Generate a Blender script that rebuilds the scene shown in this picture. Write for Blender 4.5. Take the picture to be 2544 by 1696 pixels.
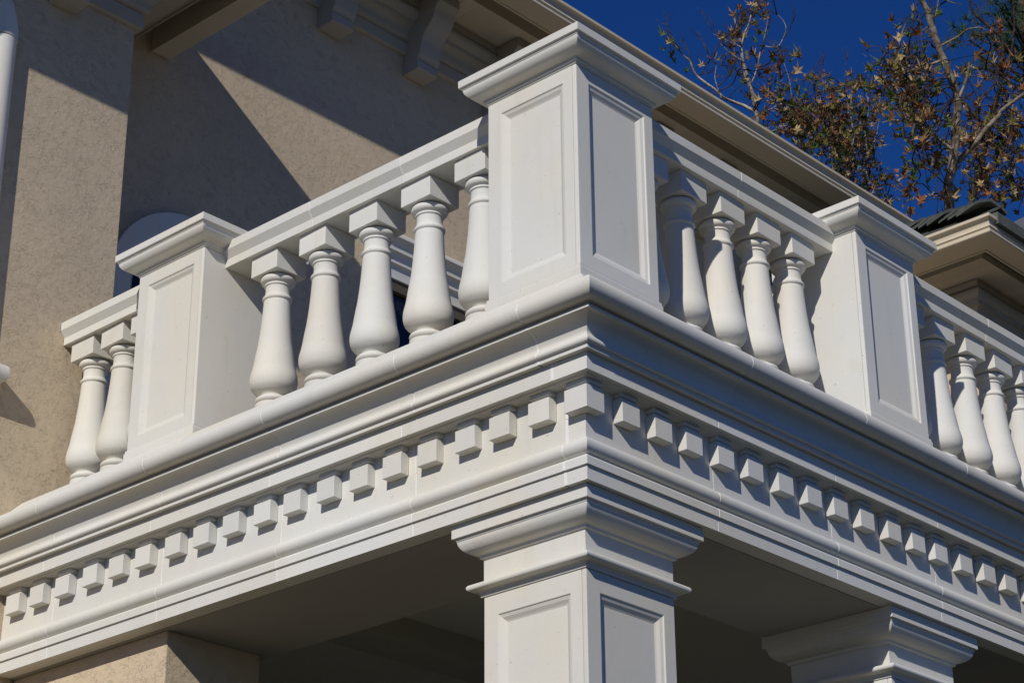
import bpy, bmesh, math, random
from mathutils import Vector, Matrix, noise

random.seed(7)
scene = bpy.context.scene
for o in list(bpy.data.objects):
    bpy.data.objects.remove(o)
C = scene.collection
U = 0.42                      # metres per model unit (one unit = width of a balustrade pedestal)

# ------------------------------------------------------------------ camera
F_PX, YAW, PITCH, ROLL = 5257.16, 0.7428, 0.4360, -0.0068
CAM = Vector((9.7312, -11.4046, -7.6616))
fwd = Vector((-math.sin(YAW) * math.cos(PITCH), math.cos(YAW) * math.cos(PITCH), math.sin(PITCH)))
rgt0 = Vector((math.cos(YAW), math.sin(YAW), 0))
up0 = rgt0.cross(fwd)
rgt = rgt0 * math.cos(ROLL) + up0 * math.sin(ROLL)
upv = up0 * math.cos(ROLL) - rgt0 * math.sin(ROLL)
cd = bpy.data.cameras.new('camera')
cam = bpy.data.objects.new('camera', cd)
C.objects.link(cam)
cd.sensor_fit = 'HORIZONTAL'
cd.sensor_width = 36.0
cd.lens = F_PX / 2544 * 36.0
cd.clip_start = 0.05
cd.clip_end = 3000
M = Matrix((rgt, upv, -fwd)).transposed().to_4x4()
M.translation = CAM * U
cam.matrix_world = M
scene.camera = cam

# ------------------------------------------------------------------ sky, sun, exposure
QX, QZ = 0.455, 0.67           # sun travels (-QX, 1, -QZ)
to_sun = Vector((QX, -1.0, QZ)).normalized()
elev = math.asin(to_sun.z)
azim = math.atan2(to_sun.x, to_sun.y)      # clockwise from +Y
w = bpy.data.worlds.new('World')
scene.world = w
w.use_nodes = True
nt = w.node_tree
bg = nt.nodes['Background']
sky = nt.nodes.new('ShaderNodeTexSky')
sky.sky_type = 'NISHITA'
sky.sun_disc = False
sky.sun_elevation = elev
sky.sun_rotation = azim
sky.altitude = 2500
sky.air_density = 1.0
sky.dust_density = 0.0
sky.ozone_density = 10.0
hs = nt.nodes.new('ShaderNodeHueSaturation')      # crisp dry-air blue, the same all round
hs.inputs['Saturation'].default_value = 1.12
hs.inputs['Hue'].default_value = 0.512
nt.links.new(sky.outputs[0], hs.inputs['Color'])
nt.links.new(hs.outputs[0], bg.inputs[0])
bg.inputs[1].default_value = 0.066
sd = bpy.data.lights.new('sun', 'SUN')
sun = bpy.data.objects.new('sun', sd)
C.objects.link(sun)
sd.energy = 3.4
sd.angle = math.radians(0.55)
sd.color = (1.0, 0.955, 0.885)
sun.rotation_euler = (-to_sun).to_track_quat('-Z', 'Y').to_euler()
sun.location = (0, -20, 30)
vs = scene.view_settings
vs.view_transform = 'Standard'
vs.look = 'None'
vs.exposure = 0.0
vs.gamma = 1.0
vs.use_curve_mapping = False

# ------------------------------------------------------------------ materials
def new_mat(name, col, rough=0.7, spec=0.3):
    m = bpy.data.materials.new(name)
    m.use_nodes = True
    n = m.node_tree.nodes
    b = n['Principled BSDF']
    b.inputs['Base Color'].default_value = (*col, 1)
    b.inputs['Roughness'].default_value = rough
    b.inputs['Specular IOR Level'].default_value = spec
    return m, m.node_tree, b

def node(t, typ, **kw):
    n = t.nodes.new(typ)
    for k, v in kw.items():
        setattr(n, k, v)
    return n

def noise_tex(t, pos, scale, detail=4, rough=0.55, dist=0.0):
    n = node(t, 'ShaderNodeTexNoise')
    n.inputs['Scale'].default_value = scale
    n.inputs['Detail'].default_value = detail
    n.inputs['Roughness'].default_value = rough
    n.inputs['Distortion'].default_value = dist
    t.links.new(pos, n.inputs['Vector'])
    return n.outputs['Fac']

def ramp(t, fac, stops):
    r = node(t, 'ShaderNodeValToRGB')
    cr = r.color_ramp
    while len(cr.elements) < len(stops):
        cr.elements.new(0.5)
    for e, (p, c) in zip(cr.elements, stops):
        e.position = p
        e.color = (*c, 1) if len(c) == 3 else c
    t.links.new(fac, r.inputs[0])
    return r.outputs[0]

def mix(t, a, b, fac, mode='MIX'):
    m = node(t, 'ShaderNodeMix', data_type='RGBA', blend_type=mode)
    for s, v in ((0, fac), (6, a), (7, b)):
        if hasattr(v, 'links'):
            t.links.new(v, m.inputs[s])
        else:
            m.inputs[s].default_value = v if s == 0 else (*v, 1)
    return m.outputs[2]

def mth(t, op, a, b=0.0):
    m = node(t, 'ShaderNodeMath', operation=op)
    for s, v in ((0, a), (1, b)):
        if hasattr(v, 'links'):
            t.links.new(v, m.inputs[s])
        else:
            m.inputs[s].default_value = v
    return m.outputs[0]

def bump(t, b, h, strength, dist):
    n = node(t, 'ShaderNodeBump')
    n.inputs['Strength'].default_value = strength
    n.inputs['Distance'].default_value = dist
    t.links.new(h, n.inputs['Height'])
    t.links.new(n.outputs[0], b.inputs['Normal'])

def world_pos(t):
    return node(t, 'ShaderNodeNewGeometry').outputs['Position']

def cast_stone(name, base, warm, cool):
    m, t, b = new_mat(name, base, 0.78, 0.25)
    p = world_pos(t)
    big = noise_tex(t, p, 1.3, 3)
    mid = noise_tex(t, p, 7.0, 5, 0.6)
    fine = noise_tex(t, p, 160, 3)
    oi = node(t, 'ShaderNodeObjectInfo').outputs['Random']
    c = mix(t, base, warm, ramp(t, big, [(0.38, (0, 0, 0)), (0.64, (1, 1, 1))]))
    c = mix(t, c, cool, ramp(t, mid, [(0.45, (0, 0, 0)), (0.75, (0.35, 0.35, 0.35))]))
    stain = mth(t, 'MULTIPLY', ramp(t, noise_tex(t, p, 3.1, 6, 0.65, 0.4), [(0.60, (0, 0, 0)), (0.78, (1, 1, 1))]), 0.42)
    c = mix(t, c, (base[0] * 0.86, base[1] * 0.78, base[2] * 0.62), stain)
    c = mix(t, c, (1, 1, 1), mth(t, 'MULTIPLY', oi, 0.05), 'MULTIPLY')
    ms = node(t, 'ShaderNodeMapping')
    ms.inputs['Scale'].default_value = (9.0, 9.0, 0.9)
    t.links.new(p, ms.inputs[0])
    streak = mth(t, 'MULTIPLY', ramp(t, noise_tex(t, ms.outputs[0], 2.2, 4, 0.6), [(0.55, (0, 0, 0)), (0.72, (1, 1, 1))]), 0.30)
    c = mix(t, c, (base[0] * 0.90, base[1] * 0.84, base[2] * 0.72), streak)
    pit = ramp(t, noise_tex(t, p, 75, 2, 0.5), [(0.24, (1, 1, 1)), (0.29, (0, 0, 0))])
    c = mix(t, c, (base[0] * 0.55, base[1] * 0.52, base[2] * 0.45), mth(t, 'MULTIPLY', pit, 0.55))
    dark = mth(t, 'ADD', mth(t, 'MULTIPLY', oi, 0.10), 0.91)
    dk = node(t, 'ShaderNodeCombineColor')
    for i in range(3):
        t.links.new(dark, dk.inputs[i])
    c = mix(t, c, dk.outputs[0], 1.0, 'MULTIPLY')
    t.links.new(c, b.inputs['Base Color'])
    h = mth(t, 'ADD', mth(t, 'MULTIPLY', fine, 0.6), mth(t, 'MULTIPLY', noise_tex(t, p, 28, 4), 1.0))
    bump(t, b, h, 0.25, 0.002)
    return m

STONE = cast_stone('cast_stone', (0.70, 0.70, 0.665), (0.715, 0.68, 0.59), (0.63, 0.645, 0.645))
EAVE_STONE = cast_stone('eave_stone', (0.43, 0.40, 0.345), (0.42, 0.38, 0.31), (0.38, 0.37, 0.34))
MORTAR, t_, b_ = new_mat('mortar', (0.80, 0.79, 0.77), 0.9, 0.1)
bump(t_, b_, noise_tex(t_, world_pos(t_), 90, 3), 0.5, 0.004)

def stucco_mat():
    m, t, b = new_mat('stucco', (0.5, 0.42, 0.33), 0.9, 0.12)
    p = world_pos(t)
    # trowelled texture: short worm-like grooves, in patches, over a sanded ground
    mp = node(t, 'ShaderNodeMapping')
    mp.inputs['Scale'].default_value = (1.0, 1.0, 1.25)
    t.links.new(p, mp.inputs[0])
    q = mp.outputs[0]
    n1 = noise_tex(t, q, 34, 2.5, 0.5, 1.0)
    n2 = noise_tex(t, q, 58, 2.5, 0.5, 0.7)
    l1 = ramp(t, n1, [(0.47, (0, 0, 0)), (0.495, (1, 1, 1)), (0.52, (0, 0, 0))])
    l2 = ramp(t, n2, [(0.44, (0, 0, 0)), (0.46, (1, 1, 1)), (0.48, (0, 0, 0))])
    mask = ramp(t, noise_tex(t, q, 15, 3), [(0.49, (0, 0, 0)), (0.56, (1, 1, 1))])
    mask2 = ramp(t, noise_tex(t, q, 21, 3), [(0.50, (0, 0, 0)), (0.6, (1, 1, 1))])
    g = mth(t, 'MAXIMUM', mth(t, 'MULTIPLY', l1, mask), mth(t, 'MULTIPLY', l2, mask2))
    fine = noise_tex(t, p, 130, 3)
    mid = noise_tex(t, p, 40, 3)
    h = mth(t, 'ADD', mth(t, 'MULTIPLY', fine, 0.3), mth(t, 'MULTIPLY', mid, 0.5))
    h = mth(t, 'SUBTRACT', h, mth(t, 'MULTIPLY', g, 0.42))
    c = mix(t, (0.60, 0.49, 0.345), (0.545, 0.445, 0.315), ramp(t, noise_tex(t, p, 1.6, 4), [(0.35, (0, 0, 0)), (0.7, (1, 1, 1))]))
    c = mix(t, c, (0.42, 0.34, 0.24), mth(t, 'MULTIPLY', g, 0.0))
    t.links.new(c, b.inputs['Base Color'])
    bump(t, b, h, 0.8, 0.0062)
    return m
STUCCO = stucco_mat()

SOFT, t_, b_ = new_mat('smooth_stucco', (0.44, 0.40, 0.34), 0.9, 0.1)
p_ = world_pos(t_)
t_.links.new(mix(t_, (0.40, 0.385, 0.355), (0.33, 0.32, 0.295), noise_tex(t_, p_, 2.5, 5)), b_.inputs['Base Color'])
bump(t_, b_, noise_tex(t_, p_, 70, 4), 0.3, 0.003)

GUTTER, t_, b_ = new_mat('gutter_paint', (0.60, 0.52, 0.38), 0.42, 0.4)
p_ = world_pos(t_)
t_.links.new(mix(t_, (0.62, 0.54, 0.40), (0.54, 0.475, 0.36), noise_tex(t_, p_, 3, 5)), b_.inputs['Base Color'])

def soffit_mat():
    m, t, b = new_mat('perforated_soffit', (0.56, 0.50, 0.39), 0.55, 0.3)
    p = world_pos(t)
    sx = node(t, 'ShaderNodeSeparateXYZ')
    t.links.new(p, sx.inputs[0])
    per = 0.0125
    def cell(o):
        return mth(t, 'SUBTRACT', mth(t, 'FRACT', mth(t, 'DIVIDE', mth(t, 'ADD', o, 100.0), per)), 0.5)
    dx, dy = cell(sx.outputs[0]), cell(sx.outputs[1])
    d = mth(t, 'ADD', mth(t, 'MULTIPLY', dx, dx), mth(t, 'MULTIPLY', dy, dy))
    hole = mth(t, 'LESS_THAN', d, 0.045)
    # vented strips alternate with plain ones
    band = mth(t, 'GREATER_THAN', mth(t, 'FRACT', mth(t, 'DIVIDE', mth(t, 'ADD', sx.outputs[1], 100.0), 0.40)), 0.22)
    hole = mth(t, 'MULTIPLY', hole, band)
    t.links.new(mix(t, (0.56, 0.50, 0.39), (0.20, 0.17, 0.13), hole), b.inputs['Base Color'])
    return m
SOFFIT = soffit_mat()

TILE, t_, b_ = new_mat('roof_tile', (0.05, 0.062, 0.058), 0.8, 0.25)
p_ = world_pos(t_)
t_.links.new(mix(t_, (0.05, 0.056, 0.052), (0.15, 0.16, 0.145), noise_tex(t_, p_, 9, 6, 0.65)), b_.inputs['Base Color'])
bump(t_, b_, noise_tex(t_, p_, 60, 5), 0.6, 0.006)
SLATE, t_, b_ = new_mat('slate_roof', (0.10, 0.105, 0.12), 0.8, 0.2)
GLASS, t_, b_ = new_mat('window_glass', (0.012, 0.015, 0.02), 0.06, 0.5)
FRAME, t_, b_ = new_mat('bronze_frame', (0.10, 0.085, 0.06), 0.5, 0.3)
DARK, t_, b_ = new_mat('porch_ceiling_paint', (0.62, 0.59, 0.52), 0.85, 0.1)
GROUND, t_, b_ = new_mat('lawn_and_drive', (0.16, 0.14, 0.10), 0.95, 0.1)
p_ = world_pos(t_)
t_.links.new(mix(t_, (0.062, 0.055, 0.042), (0.03, 0.04, 0.018), ramp(t_, noise_tex(t_, p_, 0.15, 4), [(0.45, (0, 0, 0)), (0.6, (1, 1, 1))])), b_.inputs['Base Color'])

def bark_mat(name, light, dark, s=14):
    m, t, b = new_mat(name, light, 0.9, 0.1)
    p = world_pos(t)
    f = ramp(t, noise_tex(t, p, s, 5, 0.65, 0.5), [(0.40, (0, 0, 0)), (0.62, (1, 1, 1))])
    t.links.new(mix(t, dark, light, f), b.inputs['Base Color'])
    bump(t, b, noise_tex(t, p, 30, 4), 0.5, 0.01)
    return m
BARK_PALE = bark_mat('pale_bark', (0.52, 0.47, 0.40), (0.20, 0.16, 0.12))
BARK_GREY = bark_mat('mottled_bark', (0.33, 0.275, 0.21), (0.10, 0.075, 0.052))
BARK_DARK = bark_mat('dark_bark', (0.10, 0.075, 0.055), (0.028, 0.02, 0.014))

def leaf_mat(name, a, bcol):
    m, t, b = new_mat(name, a, 0.6, 0.25)
    p = world_pos(t)
    c = mix(t, a, bcol, ramp(t, noise_tex(t, p, 9, 3), [(0.35, (0, 0, 0)), (0.65, (1, 1, 1))]))
    t.links.new(c, b.inputs['Base Color'])
    tr = node(t, 'ShaderNodeBsdfTranslucent')
    t.links.new(c, tr.inputs[0])
    mx = node(t, 'ShaderNodeMixShader')
    mx.inputs[0].default_value = 0.3
    out = t.nodes['Material Output']
    t.links.new(b.outputs[0], mx.inputs[1])
    t.links.new(tr.outputs[0], mx.inputs[2])
    t.links.new(mx.outputs[0], out.inputs[0])
    return m
LEAF = [leaf_mat('leaf_brown', (0.286, 0.150, 0.058), (0.156, 0.086, 0.039)),
        leaf_mat('leaf_rust', (0.391, 0.155, 0.052), (0.230, 0.098, 0.034)),
        leaf_mat('leaf_tan', (0.598, 0.429, 0.202), (0.390, 0.260, 0.111)),
        leaf_mat('leaf_olive', (0.255, 0.225, 0.060), (0.165, 0.143, 0.045)),
        leaf_mat('leaf_green', (0.119, 0.175, 0.039), (0.070, 0.112, 0.028))]
NEEDLE, t_, b_ = new_mat('pine_needle', (0.035, 0.075, 0.03), 0.6, 0.2)

# ------------------------------------------------------------------ mesh helpers
def V(p):
    return (p[0] * U, p[1] * U, p[2] * U)

def thing(name, label, cat, loc=(0, 0, 0), group=None, kind=None):
    o = bpy.data.objects.new(name, None)
    o.empty_display_size = 0.2
    C.objects.link(o)
    o.location = V(loc)
    tag(o, label, cat, group, kind)
    return o

def tag(o, label=None, cat=None, group=None, kind=None):
    if label: o['label'] = label
    if cat: o['category'] = cat
    if group: o['group'] = group
    if kind: o['kind'] = kind
    return o

def make_mesh(name, verts, faces, mat, smooth=None, recalc=True):
    me = bpy.data.meshes.new(name)
    me.from_pydata([V(v) for v in verts], [], faces)
    if recalc:
        bm = bmesh.new()
        bm.from_mesh(me)
        bmesh.ops.recalc_face_normals(bm, faces=bm.faces)
        bm.to_mesh(me)
        bm.free()
    for m in (mat if isinstance(mat, (list, tuple)) else [mat]):
        me.materials.append(m)
    if smooth is not None:
        for p in me.polygons:
            p.use_smooth = True
        me.set_sharp_from_angle(angle=math.radians(smooth))
    return me

def link(name, me, parent=None, world=True, bevel=0.0):
    o = bpy.data.objects.new(name, me)
    C.objects.link(o)
    if parent is not None:
        o.parent = parent
        if world:                                   # mesh is in world coordinates
            wp = Vector((0, 0, 0))
            q = parent
            while q is not None:
                wp += q.location
                q = q.parent
            o.location = -wp
    if bevel:
        b = o.modifiers.new('edge', 'BEVEL')
        b.width = bevel * U
        b.segments = 2
        b.limit_method = 'ANGLE'
        b.angle_limit = math.radians(50)
    return o

def copy_tree(o, parent=None):
    c = o.copy()
    C.objects.link(c)
    c.parent = parent
    for ch in list(o.children):
        copy_tree(ch, c)
    return c

def box_data(x0, x1, y0, y1, z0, z1):
    v = [(x, y, z) for z in (z0, z1) for y in (y0, y1) for x in (x0, x1)]
    f = [(0, 2, 3, 1), (4, 5, 7, 6), (0, 1, 5, 4), (2, 6, 7, 3), (0, 4, 6, 2), (1, 3, 7, 5)]
    return v, f

def merge(parts):
    V_, F_ = [], []
    for v, f in parts:
        n = len(V_)
        V_ += v
        F_ += [tuple(i + n for i in q) for q in f]
    return V_, F_

def box(name, b, mat, parent=None, world=True, bevel=0.0):
    return link(name, make_mesh(name, *box_data(*b), mat), parent, world, bevel)

def sweep_data(profile, path):
    """closed profile of (offset, z); path of (base xy, offset direction xy)."""
    n = len(profile)
    v, f = [], []
    for (bx, by), (dx, dy) in path:
        for off, z in profile:
            v.append((bx + dx * off, by + dy * off, z))
    for r in range(len(path) - 1):
        for i in range(n):
            j = (i + 1) % n
            f.append((r * n + i, r * n + j, (r + 1) * n + j, (r + 1) * n + i))
    f.append(tuple(range(n)))
    f.append(tuple(range((len(path) - 1) * n, len(path) * n)))
    return v, f

def sweep(name, profile, path, mat, parent=None, bevel=0.0, smooth=28):
    return link(name, make_mesh(name, *sweep_data(profile, path), mat, smooth), parent, True, bevel)

def loop_sweep_data(profile, x0, x1, y0, y1):
    """profile swept all round a rectangle (positive offset = outwards)."""
    n = len(profile)
    cs = [((x0, y0), (-1, -1)), ((x1, y0), (1, -1)), ((x1, y1), (1, 1)), ((x0, y1), (-1, 1))]
    v, f = [], []
    for (bx, by), (dx, dy) in cs:
        for off, z in profile:
            v.append((bx + dx * off, by + dy * off, z))
    for r in range(4):
        s = (r + 1) % 4
        for i in range(n - 1):
            f.append((r * n + i, r * n + i + 1, s * n + i + 1, s * n + i))
    f.append(tuple(r * n for r in range(4)))
    f.append(tuple(r * n + n - 1 for r in range(4)))
    return v, f

def lathe_data(profile, seg=40, cx=0, cy=0):
    v, f = [], []
    n = len(profile)
    for s in range(seg):
        a = 2 * math.pi * s / seg
        for r, z in profile:
            v.append((cx + r * math.cos(a), cy + r * math.sin(a), z))
    for s in range(seg):
        q = (s + 1) % seg
        for i in range(n - 1):
            f.append((s * n + i, q * n + i, q * n + i + 1, s * n + i + 1))
    f.append(tuple(s * n for s in range(seg)))
    f.append(tuple(s * n + n - 1 for s in range(seg)))
    return v, f

def arc(cx, cz, r, a0, a1, n, rz=None):
    rz = rz or r
    return [(cx + r * math.cos(math.radians(a0 + (a1 - a0) * i / n)), cz + rz * math.sin(math.radians(a0 + (a1 - a0) * i / n))) for i in range(n + 1)]

def smooth_poly(pts, n=6):
    out = []
    for i in range(len(pts) - 1):
        p0 = Vector(pts[max(i - 1, 0)]); p1 = Vector(pts[i]); p2 = Vector(pts[i + 1]); p3 = Vector(pts[min(i + 2, len(pts) - 1)])
        for k in range(n):
            t = k / n
            out.append(tuple(0.5 * ((2 * p1) + (p2 - p0) * t + (2 * p0 - 5 * p1 + 4 * p2 - p3) * t * t + (3 * p1 - p0 - 3 * p2 + p3) * t ** 3)))
    out.append(tuple(pts[-1]))
    return out

# ------------------------------------------------------------------ ground and shell of the house
GZ = -11.5
XW, XM = -7.4, -8.5            # wing wall plane, recessed main wall plane
g = link('ground', make_mesh('ground', [(-1500, -1500, GZ), (1500, -1500, GZ), (1500, 1500, GZ), (-1500, 1500, GZ)], [(0, 1, 2, 3)], GROUND))
tag(g, kind='structure')

wing = thing('wing_wall', 'tan trowelled stucco wall at the left edge, half in shadow, where the balcony rail ends', 'wall', (XW, -3, GZ))
box('wall', (-14, XW, -9, 0.85, GZ, 6.72), STUCCO, wing)

main = thing('recessed_wall', 'tan stucco wall behind the balcony crossed by a diagonal shadow and lit wedge', 'wall', (XM, 7, GZ))
box('wall', (-13.9, XM, -8.8, 24, GZ, 9.35), STUCCO, main)

ne = thing('far_wing_wall', 'shaded stucco wall under the far right roof corner', 'wall', (-4.75, 16, GZ))
box('wall', (XM + 0.01, -4.75, 14.85, 24, GZ, 6.72), STUCCO, ne)

pier = thing('porch_pier', 'tan stucco pier below the balcony at the bottom left corner', 'pier', (-6, 0.5, GZ))
box('pier_body', (XW + 0.01, -5.03, 0.045, 1.15, GZ, -1.93), STUCCO, pier, bevel=0.012)

# ------------------------------------------------------------------ eaves
def eave(th, path_a, zs, so, gi, go, end_so=None, brackets=(), bracket_dir=None):
    cor = [(0, -0.785), (0.05, -0.785), (0.07, -0.77), (0.07, -0.60), (0.05, -0.585), (0.05, -0.57), (0.10, -0.555), (0.115, -0.53), (0.115, -0.47)]
    cor += arc(0.21, -0.47, 0.095, 180, 90, 5, 0.11)
    cor += [(0.225, -0.36), (0.225, -0.30), (0.26, -0.285)] + arc(0.26, -0.19, 0.06, -90, 90, 5, 0.07)[1:] + [(0.30, -0.10), (0.30, -0.015), (0, -0.015)]
    P = lambda pr: [(o, zs + z) for o, z in pr]
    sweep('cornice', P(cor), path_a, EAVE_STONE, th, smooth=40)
    sweep('soffit_panel', P([(0, 0), (so, 0), (so, -0.035), (so + 0.015, -0.035), (so + 0.015, 0.03), (0, 0.03)]), path_a, SOFFIT, th)
    sweep('fascia_board', P([(so + 0.016, 0.36), (gi, 0.36), (gi, -0.115), (gi + 0.035, -0.115), (gi + 0.035, 0.40), (so + 0.001, 0.40), (so + 0.001, 0.031), (so + 0.016, 0.031)]), path_a, GUTTER, th)
    gut = [(gi + 0.036, -0.10), (go - 0.012, -0.10), (go, -0.088), (go, -0.068), (go - 0.02, -0.05), (go - 0.02, -0.02)]
    gut += arc(go + 0.03, 0.055, 0.05, 235, 120, 4, 0.07)
    gut += [(go + 0.03, 0.13), (go + 0.045, 0.13), (go + 0.045, 0.175), (go + 0.02, 0.175), (gi + 0.05, 0.12), (gi + 0.036, 0.12)]
    sweep('gutter', P(gut), path_a, GUTTER, th, smooth=30)

w_eave = thing('wing_eave', 'shaded eave with moulded cornice and beige gutter above the left stucco wall', 'eave', (XW, -2, 6.72))
eave(w_eave, [((XW, -6), (1, 0)), ((XW, 0.85), (1, 1.07)), ((XM + 0.02, 0.85), (0, 1.07))], 6.72, 0.74, 0.97, 1.25)
m_eave = thing('main_eave', 'long eave with bracketed cornice, dotted soffit and beige gutter against the sky', 'eave', (XM, 7, 9.35))
eave(m_eave, [((XM, -8.7), (1, 0)), ((XM, 17.5), (1, 0))], 9.35, 0.90, 1.2, 1.58)
n_eave = thing('far_eave', 'sunlit cream gutter and dotted soffit forming the roof corner at the far right', 'eave', (-4.75, 14.85, 6.72))
eave(n_eave, [((XM + 0.02, 14.85), (0, -1.13)), ((-4.75, 14.85), (0.87, -1.13)), ((-4.75, 24), (0.87, 0))], 6.72, 0.80, 1.06, 1.5)

def bracket(parent, wx, y0, zs, wdt=0.40, hs_=1.0):
    pr = [(0.0, -1.10), (0.27, -1.10), (0.30, -1.08), (0.30, -0.96), (0.27, -0.95)]
    pr += [p[:2] for p in smooth_poly([(0.27, -0.95, 0), (0.33, -0.88, 0), (0.36, -0.78, 0), (0.38, -0.66, 0), (0.44, -0.55, 0), (0.53, -0.46, 0), (0.60, -0.36, 0), (0.64, -0.24, 0), (0.72, -0.15, 0)], 4)][1:]
    pr += [(0.72, -0.012), (0.0, -0.012)]
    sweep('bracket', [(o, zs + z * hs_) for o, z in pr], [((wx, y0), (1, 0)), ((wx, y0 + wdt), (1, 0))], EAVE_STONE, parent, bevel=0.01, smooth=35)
for k in range(9):
    bracket(m_eave, XM, -0.26 + k * 1.62, 9.35)
for y in (-1.95, -0.35, ):
    bracket(w_eave, XW, y, 6.72, 0.36, 0.9)

# roofs (slabs with a real pitch; only their edges show)
def roof(name, verts, faces, mat, label, cat='roof', loc=(0, 0, 0)):
    th = thing(name, label, cat, loc)
    return th
wr = thing('wing_roof', 'dark roof edge above the left wing gutter', 'roof', (XW, -2, 6.9))
e = 1.2
wv = [(XM - 3, -7, 7.125), (XW + e, -7, 7.125), (XW + e, 0.85 + e, 7.125), (XM + 0.01, 0.85 + e, 7.125),
      (XM - 3, -7, 7.40), (XW + e - 0.1, -7, 7.40), (XW + e - 0.1, 0.85 + e - 0.1, 7.40), (XM + 0.01, 0.85 + e - 0.1, 7.40),
      (XM - 2.5, -4, 8.2), (XM + 0.01, -2.6, 8.3)]
link('roof_slope', make_mesh('roof_slope', wv, [(0, 1, 2, 3), (0, 1, 5, 4), (1, 2, 6, 5), (2, 3, 7, 6), (4, 5, 8), (5, 6, 9, 8), (6, 7, 9), (3, 0, 4, 8, 9, 7)], TILE), wr)
mr = thing('main_roof', 'dark roof slope behind the long gutter', 'roof', (XM, 7, 9.6))
mv = [(XM + 1.22, -8.6, 9.80), (XM + 1.22, 17.5, 9.80), (XM - 6, 17.5, 12.2), (XM - 6, -8.6, 12.2), (XM - 6, -8.6, 9.8), (XM - 6, 17.5, 9.8), (XM + 1.22, -8.6, 9.755), (XM + 1.22, 17.5, 9.755)]
link('roof_slope', make_mesh('roof_slope', mv, [(0, 1, 2, 3), (0, 3, 4, 6), (1, 7, 5, 2), (6, 4, 5, 7), (0, 6, 7, 1), (2, 5, 4, 3)], TILE), mr)

# far roof: steep slope of lapped shingles and a hip of overlapping cap shingles
fr = thing('far_roof', 'dark green grey shingle roof with ridge caps above the cream gutter corner', 'roof', (-4.75, 14.85, 6.9))
E0 = Vector((-3.38, 13.32, 7.0))
HD = Vector((-1.0, 0.36, 0.272))
ex = Vector((1, 0, 0))
nrm = ex.cross(HD).normalized()
if nrm.z < 0: nrm = -nrm
sl = nrm.cross(ex).normalized()
if sl.z < 0: sl = -sl
L_H = 5.6
top = E0 + HD * L_H
base_v = [E0, Vector((XM, E0.y, E0.z)), Vector((XM, top.y, top.z)), top, E0 + Vector((0, 6, 0)), top + Vector((0, 6, 0))]
base_v = [tuple(v - Vector((0, 0, 0.02))) for v in base_v]
lowv = [(v[0], v[1], 6.80) for v in base_v]
link('roof_deck', make_mesh('roof_deck', base_v + lowv, [(0, 3, 2, 1), (0, 4, 5, 3), (0, 1, 7, 6), (0, 6, 10, 4), (1, 2, 8, 7), (4, 10, 11, 5), (2, 3, 9, 8), (3, 5, 11, 9), (6, 7, 8, 9, 11, 10)], TILE), fr)
crs = 0.30
k = 0
while k * crs * sl.z < L_H * HD.z:
    t0 = k * crs * sl.z / HD.z
    xs = E0.x - t0 * 1.0
    x = xs - 0.05
    while x > max(XM, xs - 4.5):
        ww = random.uniform(0.22, 0.42)
        a = Vector((x, E0.y, E0.z)) + sl * (k * crs)
        th_ = random.uniform(0.03, 0.05)
        q = []
        for lift, s in ((th_, 0), (0.012, crs * 1.25)):
            for dx in (0, -ww + 0.015):
                q.append(a + ex * dx + sl * s + nrm * lift)
        q2 = [p - nrm * 0.028 for p in q]
        link('shingle', make_mesh('shingle', [tuple(p) for p in q + q2], [(0, 1, 3, 2), (4, 6, 7, 5), (0, 4, 5, 1), (0, 2, 6, 4), (1, 5, 7, 3), (2, 3, 7, 6)], TILE), fr)
        x -= ww
    k += 1
side = HD.cross(Vector((0, 0, 1))).normalized()          # towards the viewer's side
if side.y > 0: side = -side
hu = side.cross(HD).normalized()
if hu.z < 0: hu = -hu
hd = HD.normalized()
for i in range(25):
    p0 = E0 + HD * (0.2 + i * 0.21)
    r = 0.30 + random.uniform(-0.02, 0.02)
    rows = []
    for s, lift in ((-0.04, 0.135), (0.34, 0.03)):
        ringp = []
        for aa in (-1.0, -0.62, 0, 0.62, 1.0):
            ringp.append(p0 + hd * s + side * (aa * r) + hu * (lift + 0.13 * (1 - abs(aa) ** 1.6)) - Vector((0, 0, 0.05)))
        rows.append(ringp)
    vv = rows[0] + rows[1]
    vv = vv + [p - hu * 0.045 for p in vv]
    ff = [(j, j + 1, j + 6, j + 5) for j in range(4)] + [(10 + j, 15 + j, 16 + j, 11 + j) for j in range(4)]
    ff += [(j, 10 + j, 11 + j, j + 1) for j in range(4)] + [(5 + j, 6 + j, 16 + j, 15 + j) for j in range(4)] + [(0, 5, 15, 10), (4, 14, 19, 9)]
    link('ridge_cap', make_mesh('ridge_cap', [tuple(p) for p in vv], ff, TILE), fr)

def NB_ROOF():
    dn = Vector((0.55, -0.85, -0.9)) * 4.5
    ra, rb = Vector((-0.6, 26.0, 13.0)), Vector((5.2, 27.5, 17.2))
    ra = CAM + (fwd + rgt * ((2440 - 1272) / F_PX) + upv * ((848 - 590) / F_PX)) * 46
    rb = CAM + (fwd + rgt * ((2760 - 1272) / F_PX) + upv * ((848 - 432) / F_PX)) * 45
    q = [ra, rb, rb + dn, ra + dn]
    q2 = [p + Vector((-0.1, 0.25, -0.1)) for p in q]
    link('roof_slope', make_mesh('roof_slope', [tuple(p) for p in q + q2], [(0, 1, 2, 3), (4, 7, 6, 5), (0, 4, 5, 1), (1, 5, 6, 2), (2, 6, 7, 3), (3, 7, 4, 0)], SLATE), hr)
hr = thing('neighbour_roof', 'plain slate grey roof slope at the right edge behind the cream gutter', 'roof', (2, 30, 6.5))
NB_ROOF()

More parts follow.
